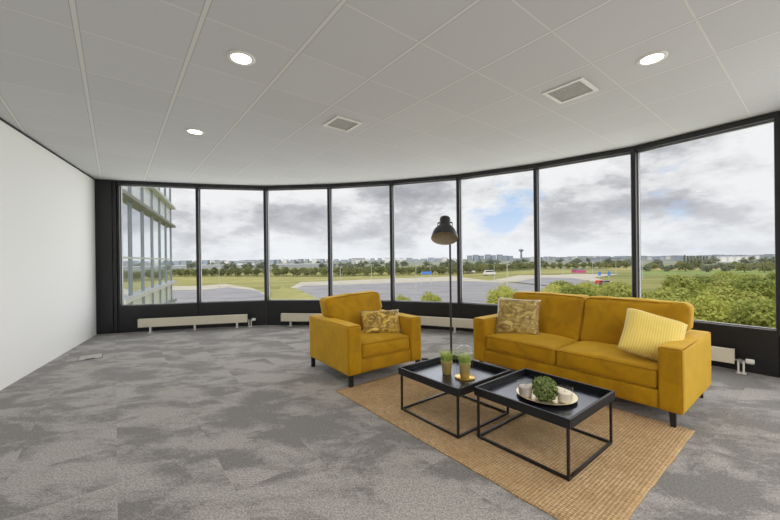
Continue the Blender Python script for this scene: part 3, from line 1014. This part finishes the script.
# woodland belt beyond the parking lots: single-mesh trees, far away
def far_proto(seed, h, w, nq, size, mat, name, blobs=None):
    rnd = random.Random(seed)
    bm = leaf_cloud(rnd, blobs or blobs_for(rnd, h, w, 10), nq, size)
    tube(bm, [(0, 0, -.1), (0, 0, h * .5)], [w * .03, w * .02], 6)
    return obj(name, bm, mat)
belt = [far_proto(31, 6.8, 7.2, 560, .5, M['leafd'], 'woodland_tree'), far_proto(32, 6.2, 7.0, 560, .5, M['leafd'], 'woodland_tree'), far_proto(33, 7.2, 7.2, 560, .5, M['leafd'], 'woodland_tree')]
line = [(-205, 268), (-134.7, 258), (-39.6, 236), (45.7, 245), (147.6, 352), (229, 330)]
rnd = random.Random(9)
for row, off in ((0, 0), (1, 9), (2, 18)):
    for (a, b) in zip(line, line[1:]):
        A, B = Vector(a), Vector(b)
        n = int((B - A).length / 7.0)
        for k in range(n):
            p = A.lerp(B, (k + rnd.uniform(.4, .6)) / n)
            put(belt, rnd.randrange(3), p.x + 3.2 * (row % 2), p.y + off + rnd.uniform(-.4, .4), rnd.uniform(.80, .96), 'dark green tree in the woodland belt beyond the parking lots', 'tree', 'trees of the far woodland belt')
# shrubs in the dry field on the right, poplars and far treelines
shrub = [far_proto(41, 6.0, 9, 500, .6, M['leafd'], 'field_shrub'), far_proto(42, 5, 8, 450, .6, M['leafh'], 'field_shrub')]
for i in range(30):
    az = .74 + .42 * (i + rnd.random() * .3) / 30
    y = (262, 292, 322, 352)[i % 4] / math.sqrt(1 + az * az) * 1.25
    put(shrub, rnd.randrange(2), az * y, y, rnd.uniform(.7, 1.1), 'round grey-green shrub in the dry field beyond the thicket', 'shrub', 'shrubs in the dry field')
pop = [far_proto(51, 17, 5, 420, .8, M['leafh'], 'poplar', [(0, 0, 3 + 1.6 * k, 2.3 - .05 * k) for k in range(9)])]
for i in range(8):
    x = 684 + 3.2 * i
    az = (x - 389) / 347
    put(pop, 0, az * 520, 520, rnd.uniform(.62, .78), 'tall narrow poplar in the row on the horizon at the right', 'tree', 'row of poplars on the horizon')
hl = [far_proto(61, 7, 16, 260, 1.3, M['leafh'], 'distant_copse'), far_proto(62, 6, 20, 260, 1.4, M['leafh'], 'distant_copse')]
done = []
for i in range(400):
    if len(done) >= 66: break
    az = -.8 + 1.98 * rnd.random()
    y = rnd.choice((420, 470, 520, 570, 760, 860))
    if any(abs(az * y - a) < 27 and abs(y - b) < 27 for a, b in done) or (y == 520 and az > .75): continue
    done.append((az * y, y))
    put(hl, len(done) % 2, az * y, y, rnd.uniform(.8, 1.2), 'low hazy clump of trees on the plain near the horizon', 'trees', 'far hazy clumps of trees')

# ------------------------------------------------------------------ outside: buildings on the horizon
def far_building(name, label, x0, x1, y, h, mat, cat='building', group=None, depth=30, z0=0, bands=True, roof=None):
    t = thing(name, label, cat, ((x0 + x1) / 2, y, GZ), 0, group)
    w = (x1 - x0) / 2
    obj('walls', box(NB(), -w, w, 0, depth, z0, h), mat, t)
    obj('roof', box(NB(), -w - .5, w + .5, -.5, depth + .5, h, h + max(.6, h * .06)), roof or M['hazeg'], t)
    if bands:
        bm = NB()
        n = max(1, int(h / 4.5))
        for k in range(n):
            z = h * (k + .45) / n
            box(bm, -w * .94, w * .94, -.4, -.05, z, z + h / n * .3)
        obj('window_band', bm, M['hazed'], t)
    return t
def AX(px, y): return (px - 389) / 347 * y
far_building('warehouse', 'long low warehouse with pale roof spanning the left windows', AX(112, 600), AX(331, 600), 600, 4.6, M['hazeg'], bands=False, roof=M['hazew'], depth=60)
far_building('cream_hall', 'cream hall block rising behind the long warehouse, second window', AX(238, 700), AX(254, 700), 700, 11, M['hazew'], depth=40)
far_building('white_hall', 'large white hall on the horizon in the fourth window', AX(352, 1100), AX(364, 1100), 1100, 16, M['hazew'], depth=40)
rnd = random.Random(77)
for i in range(46):
    px = 122 + 335 * (i + .1) / 46
    y = (1000, 1250, 1500, 1750)[(i * 3) % 4] + rnd.uniform(0, 60)
    w = 7.2 / 347 * y * rnd.uniform(.45, .85)
    x = AX(px, y)
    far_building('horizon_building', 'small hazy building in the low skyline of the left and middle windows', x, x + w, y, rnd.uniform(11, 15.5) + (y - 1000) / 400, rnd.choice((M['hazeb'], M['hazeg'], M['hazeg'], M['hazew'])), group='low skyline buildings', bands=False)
for i, px in enumerate((468, 474, 479.5, 486, 491.5, 498, 503, 508.5)):
    y = 1700
    h = (25, 28, 24, 29, 25, 28, 23, 21)[i]
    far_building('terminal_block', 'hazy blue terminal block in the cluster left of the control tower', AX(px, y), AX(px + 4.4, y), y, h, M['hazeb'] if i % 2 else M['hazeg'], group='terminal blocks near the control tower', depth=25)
for i in range(44):
    px = 516 + 262 * (i + .1) / 44
    y = (900, 1100, 1300, 1500)[(i * 3) % 4] + rnd.uniform(0, 50)
    w = 5.9 / 347 * y * rnd.uniform(.5, .9)
    x = AX(px, y)
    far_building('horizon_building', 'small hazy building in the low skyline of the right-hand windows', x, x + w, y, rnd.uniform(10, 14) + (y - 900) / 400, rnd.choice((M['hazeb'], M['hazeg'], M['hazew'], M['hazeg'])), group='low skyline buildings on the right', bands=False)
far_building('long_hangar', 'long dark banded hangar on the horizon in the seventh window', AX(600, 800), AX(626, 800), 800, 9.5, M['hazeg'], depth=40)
# storage tanks
for i, px in enumerate((722, 729, 736, 743)):
    y = 640; x = AX(px, y)
    t = thing('storage_tank', 'white round storage tank on the horizon, one of four at the right', 'tank', (x, y, GZ), 0, 'white storage tanks')
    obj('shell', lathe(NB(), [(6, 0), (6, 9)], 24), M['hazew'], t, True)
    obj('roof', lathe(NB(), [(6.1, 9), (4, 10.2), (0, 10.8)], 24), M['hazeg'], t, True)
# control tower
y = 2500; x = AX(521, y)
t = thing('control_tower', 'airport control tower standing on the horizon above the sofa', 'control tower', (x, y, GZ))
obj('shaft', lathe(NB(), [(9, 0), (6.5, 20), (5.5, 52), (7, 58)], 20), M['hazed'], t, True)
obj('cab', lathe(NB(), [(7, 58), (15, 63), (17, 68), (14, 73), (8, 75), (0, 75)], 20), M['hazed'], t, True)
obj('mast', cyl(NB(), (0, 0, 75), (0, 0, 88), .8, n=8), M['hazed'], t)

# blue gantry sign and flags, lamp posts, vehicles
t = thing('gantry_sign', 'blue road sign on a white frame at the edge of the parking lot', 'sign', (16.4, 152, GZ))
obj('board', box(NB(), -2.1, 2.1, -.1, .1, 4.6, 5.8), M['blue'], t)
for s in (-2.0, 2.0): obj('post', cyl(NB(), (s, .2, 0), (s, .2, 5.9), .14, n=8), M['pole'], t)
for i, px in enumerate((599, 608.5)):
    yy = 141; xx = AX(px, yy)
    t = thing('blue_sign', ('left', 'right')[i] + ' one of two upright blue signs on thin posts beyond the road', 'sign', (xx, yy, GZ))
    obj('board', box(NB(), -.55, .55, -.06, .06, 3.8, 5.4), M['blue'], t)
    obj('post', cyl(NB(), (0, .1, 0), (0, .1, 5.4), .09, n=8), M['pole'], t)
def lamp_post(x, y, h):
    t = empty('street_lamp', (x, y, GZ))
    obj('pole', cyl(NB(), (0, 0, 0), (0, 0, h), .11, .07, 8), M['pole'], t)
    obj('lamp_head', box(NB(), -.15, 1.0, -.13, .13, h - .05, h + .1), M['pole'], t)
    return t
lp = lamp_post(0, 0, 9)
for i, (x, y) in enumerate([(-66, 135), (-44, 128), (-18, 128), (-8, 158), (10, 130), (21, 178), (40, 118), (52, 172), (70, 205), (95, 190), (120, 205), (108, 150), (124, 170), (150, 230), (-88, 140)]):
    o = lp if i == 0 else copy_tree(lp)
    o.location = (x, y, GZ)
    tag(o, 'thin white street lamp post among the parking lots', 'street lamp', 'street lamps on the parking lots')
def vehicle(name, label, x, y, l, h, mat, cat, rz=0):
    t = thing(name, label, cat, (x, y, GZ + .25), rz)
    bm = NB()
    box(bm, -l / 2, l / 2, -1, 1, .5, h * .62, bev=.15)
    box(bm, -l / 2 + l * .1, l / 2 - l * .22, -.92, .92, h * .6, h, bev=.2)
    obj('body', bm, mat, t)
    obj('window_band', box(NB(), -l / 2 + l * .14, l / 2 - l * .26, -.95, .95, h * .66, h * .9), M['tyre'], t)
    for sx in (-.32, .32):
        for sy in (-.95, .95):
            obj('wheel', cyl(NB(), (sx * l, sy - .1, .35), (sx * l, sy + .1, .35), .35, n=12), M['tyre'], t)
    return t
vehicle('white_truck', 'white lorry parked on the grass edge in the sixth window', AX(489, 226), 226, 8, 3.4, M['hazew'], 'truck', .1)
vehicle('white_van', 'small white van beyond the grass in the sixth window', AX(470, 262), 262, 7, 3, M['hazew'], 'van', -.1)
vehicle('red_car', 'red car parked at the corner of the road in the seventh window', AX(600, 140), 140, 4.6, 1.7, M['red'], 'car', .3)
vehicle('dark_car', 'dark car next to the red car in the seventh window', AX(606, 139), 139.5, 4.4, 1.6, M['hazed'], 'car', .2)
t = thing('magenta_stand', 'low magenta striped building among bushes in the seventh window', 'building', (AX(580.5, 250), 250, GZ))
obj('walls', box(NB(), -3.6, 3.6, 0, 6, 0, 2.0), M['pink'], t)
obj('roof', box(NB(), -3, 2.4, 0, 6, 2.0, 2.7), M['hazed'], t)

# ------------------------------------------------------------------ outside: wing of the same building
A, B = Vector((-5.36, 6.80, 0)), Vector((-8.66, 13.83, 0))
L = (B - A).length
ex = (B - A).normalized(); ey = Vector((-ex.y, ex.x, 0))      # ey points away from the view
mw = Matrix(((ex.x, ey.x, 0, A.x), (ex.y, ey.y, 0, A.y), (0, 0, 1, 0), (0, 0, 0, 1)))
wing = thing('office_wing', 'glass curtain wall wing of the same office building outside the first window', 'building')
wing.matrix_world = mw
zs = []
F = 2.93
for f in range(-4, 3):
    z0, z1 = .47 + F * f, 2.66 + F * f
    nb = int(round(L / 1.26))
    for k in range(nb):
        x0, x1 = L * k / nb, L * (k + 1) / nb
        if f in (0, 1):
            obj('pane', box(NB(), x0 + .03, x1 - .03, 0, .03, z0, z1), M['facade_glass'], wing)
    if f not in (0, 1):
        obj('pane', box(NB(), 0, L, 0, .03, z0, z1), M['facade_glass'], wing)
    obj('spandrel_panel', box(NB(), 0, L, 0, .03, z1, z0 + F), M['spandrel'], wing)
    obj('ledge', box(NB(), 0, L + .12, -.16, .02, z1 - .04, z1 + .04), M['fin'], wing)
    obj('sill_ledge', box(NB(), 0, L + .12, -.16, .02, z0 - .05, z0 + .03), M['fin_white_lit'], wing)
    if f == 0: obj('transom', box(NB(), 0, L, -.02, .02, 1.33, 1.375), M['fin_white_lit'], wing)
nb = int(round(L / 1.26))
for k in range(nb + 1):
    x = L * k / nb
    for dx in (-.17, .0):
        obj('mullion', box(NB(), max(0, x + dx - .018), max(.02, x + dx + .018), -.022, .01, GZ + .2, 9), M['mull'], wing)
obj('end_wall', box(NB(), L, L + .05, 0, 9, GZ, 9.2), M['spandrel'], wing)

# ------------------------------------------------------------------ sky
w = bpy.data.worlds.new('sky'); S.world = w
w.use_nodes = True
T = w.node_tree
for n in list(T.nodes): T.nodes.remove(n)
class WT(NT):
    def __init__(s, t): s.t = t
k = WT(T)
out = k.n('ShaderNodeOutputWorld'); bg = k.n('ShaderNodeBackground'); k.l(bg.outputs[0], out.inputs[0])
d = k.coord('Generated')
sp = k.n('ShaderNodeSeparateXYZ'); k.l(d, sp.inputs[0])
zz = k.math('MAXIMUM', sp.outputs[2], .0)
p = k.mapping(d, loc=(3.1, 1.7, .4), sc=(1, 1, 2.0))
cl = k.noise(p, 3.6, 9, .58, 0)
p2 = k.mapping(d, loc=(7.3, 2.2, .9), sc=(1, 1, 2.3))
sh = k.noise(p2, 3.7, 10, .6, 0)
# a gap of blue between the clouds
vd = k.n('ShaderNodeVectorMath', operation='DISTANCE'); k.l(k.mapping(d, sc=(1, 1, 1.3)), vd.inputs[0]); vd.inputs[1].default_value = (.31, .945, .15)
gap = k.math('POWER', 2.718, k.math('MULTIPLY', k.math('POWER', k.math('DIVIDE', vd.outputs['Value'], .11), 2), -1))
cl = k.math('SUBTRACT', cl, k.math('MULTIPLY', gap, .24))
blue = k.ramp(zz, [(0, srgb(206, 218, 232)), (.12, srgb(170, 198, 230)), (.5, srgb(120, 164, 214))])
cloud = k.ramp(sh, [(.36, srgb(158, 159, 165)), (.45, srgb(186, 187, 191)), (.50, srgb(212, 213, 215)), (.57, srgb(228, 229, 230))])
mask = k.ramp(cl, [(.27, (0, 0, 0, 1)), (.37, (1, 1, 1, 1))])
c = k.mix(mask, blue, cloud)
hz = k.ramp(zz, [(0, (1, 1, 1, 1)), (.05, (.55, .55, .55, 1)), (.16, (0, 0, 0, 1))])
c = k.mix(k.math('MULTIPLY', hz, .6), c, srgb(226, 230, 236))
k.l(c, bg.inputs[0])
bg.inputs[1].default_value = 1.15

# ------------------------------------------------------------------ lamps
def light(name, typ, loc, power, rot=(0, 0, 0), col=(1, 1, 1), **kw):
    l = bpy.data.lights.new(name, typ)
    l.energy = power; l.color = col
    for a, b in kw.items(): setattr(l, a, b)
    o = bpy.data.objects.new(name, l); COL.objects.link(o)
    o.location = loc; o.rotation_euler = rot
    return o
for i, (x, y) in enumerate(((-1.044, 2.498), (-2.156, 3.896), (1.952, 2.56), (.4, .4), (2.8, .6))):  # last two spots are added fill out of view, without fittings
    light('downlight_and_fill_spot', 'SPOT', (x, y, H - .03), 30, col=(1, .93, .84), spot_size=R(130), spot_blend=.8, shadow_soft_size=.07)
light('room_fill', 'AREA', (2.0, -1.0, 2.62), 80, col=(1, .985, .96), shape='RECTANGLE', size=4.5, size_y=2.4, specular_factor=.15)  # unseen overhead fill added behind the camera, no such fitting
light('bounce_fill', 'POINT', (1.6, -1.3, 1.3), 38, col=(1, .98, .96), shadow_soft_size=.6, specular_factor=.0)  # unseen point light added to imitate bounced light
# daylight lamps added outside the window band to brighten the room
for a, b in ((0, 2), (2, 4), (4, 6), (6, 8), (8, 9), (10, 12), (12, 13)):
    A, B = Vector(NODE[max(a, 1)]), Vector(NODE[b])
    mid = (A + B) / 2; t_ = (B - A).normalized(); nrm = Vector((-t_.y, t_.x))
    ln = (B - A).length
    q = mid + nrm * .75
    light('daylight_fill', 'AREA', (q.x, q.y, 1.6), (16 if a < 9 else 30) * ln, rot=(R(-90), 0, math.atan2(t_.y, t_.x)), col=(.97, .985, 1), shape='RECTANGLE', size=ln * 1.05, size_y=2.3, specular_factor=.2)
sun = light('sun', 'SUN', (0, 0, 30), 2.4, rot=(R(48), 0, R(-25)), col=(1, .96, .88), angle=R(12))

# ------------------------------------------------------------------ camera
cam = bpy.data.cameras.new('camera')
co = bpy.data.objects.new('camera', cam); COL.objects.link(co)
f, roll, pitch = 347.69, .0113387, -.00133566
cam.sensor_width = 36; cam.lens = f * 36 / 780
cam.shift_x = 1 / 780
cam.clip_end = 20000; cam.clip_start = .05
fw = Vector((0, cos(pitch), sin(pitch))); up0 = Vector((0, -sin(pitch), cos(pitch))); rt0 = Vector((1, 0, 0))
rt = rt0 * cos(roll) - up0 * sin(roll); up = rt0 * sin(roll) + up0 * cos(roll)
co.matrix_world = Matrix(((rt.x, up.x, -fw.x, 0), (rt.y, up.y, -fw.y, 0), (rt.z, up.z, -fw.z, 1.247), (0, 0, 0, 1)))
S.camera = co
S.view_settings.view_transform = 'Standard'
S.view_settings.look = 'None'
S.view_settings.exposure = 0
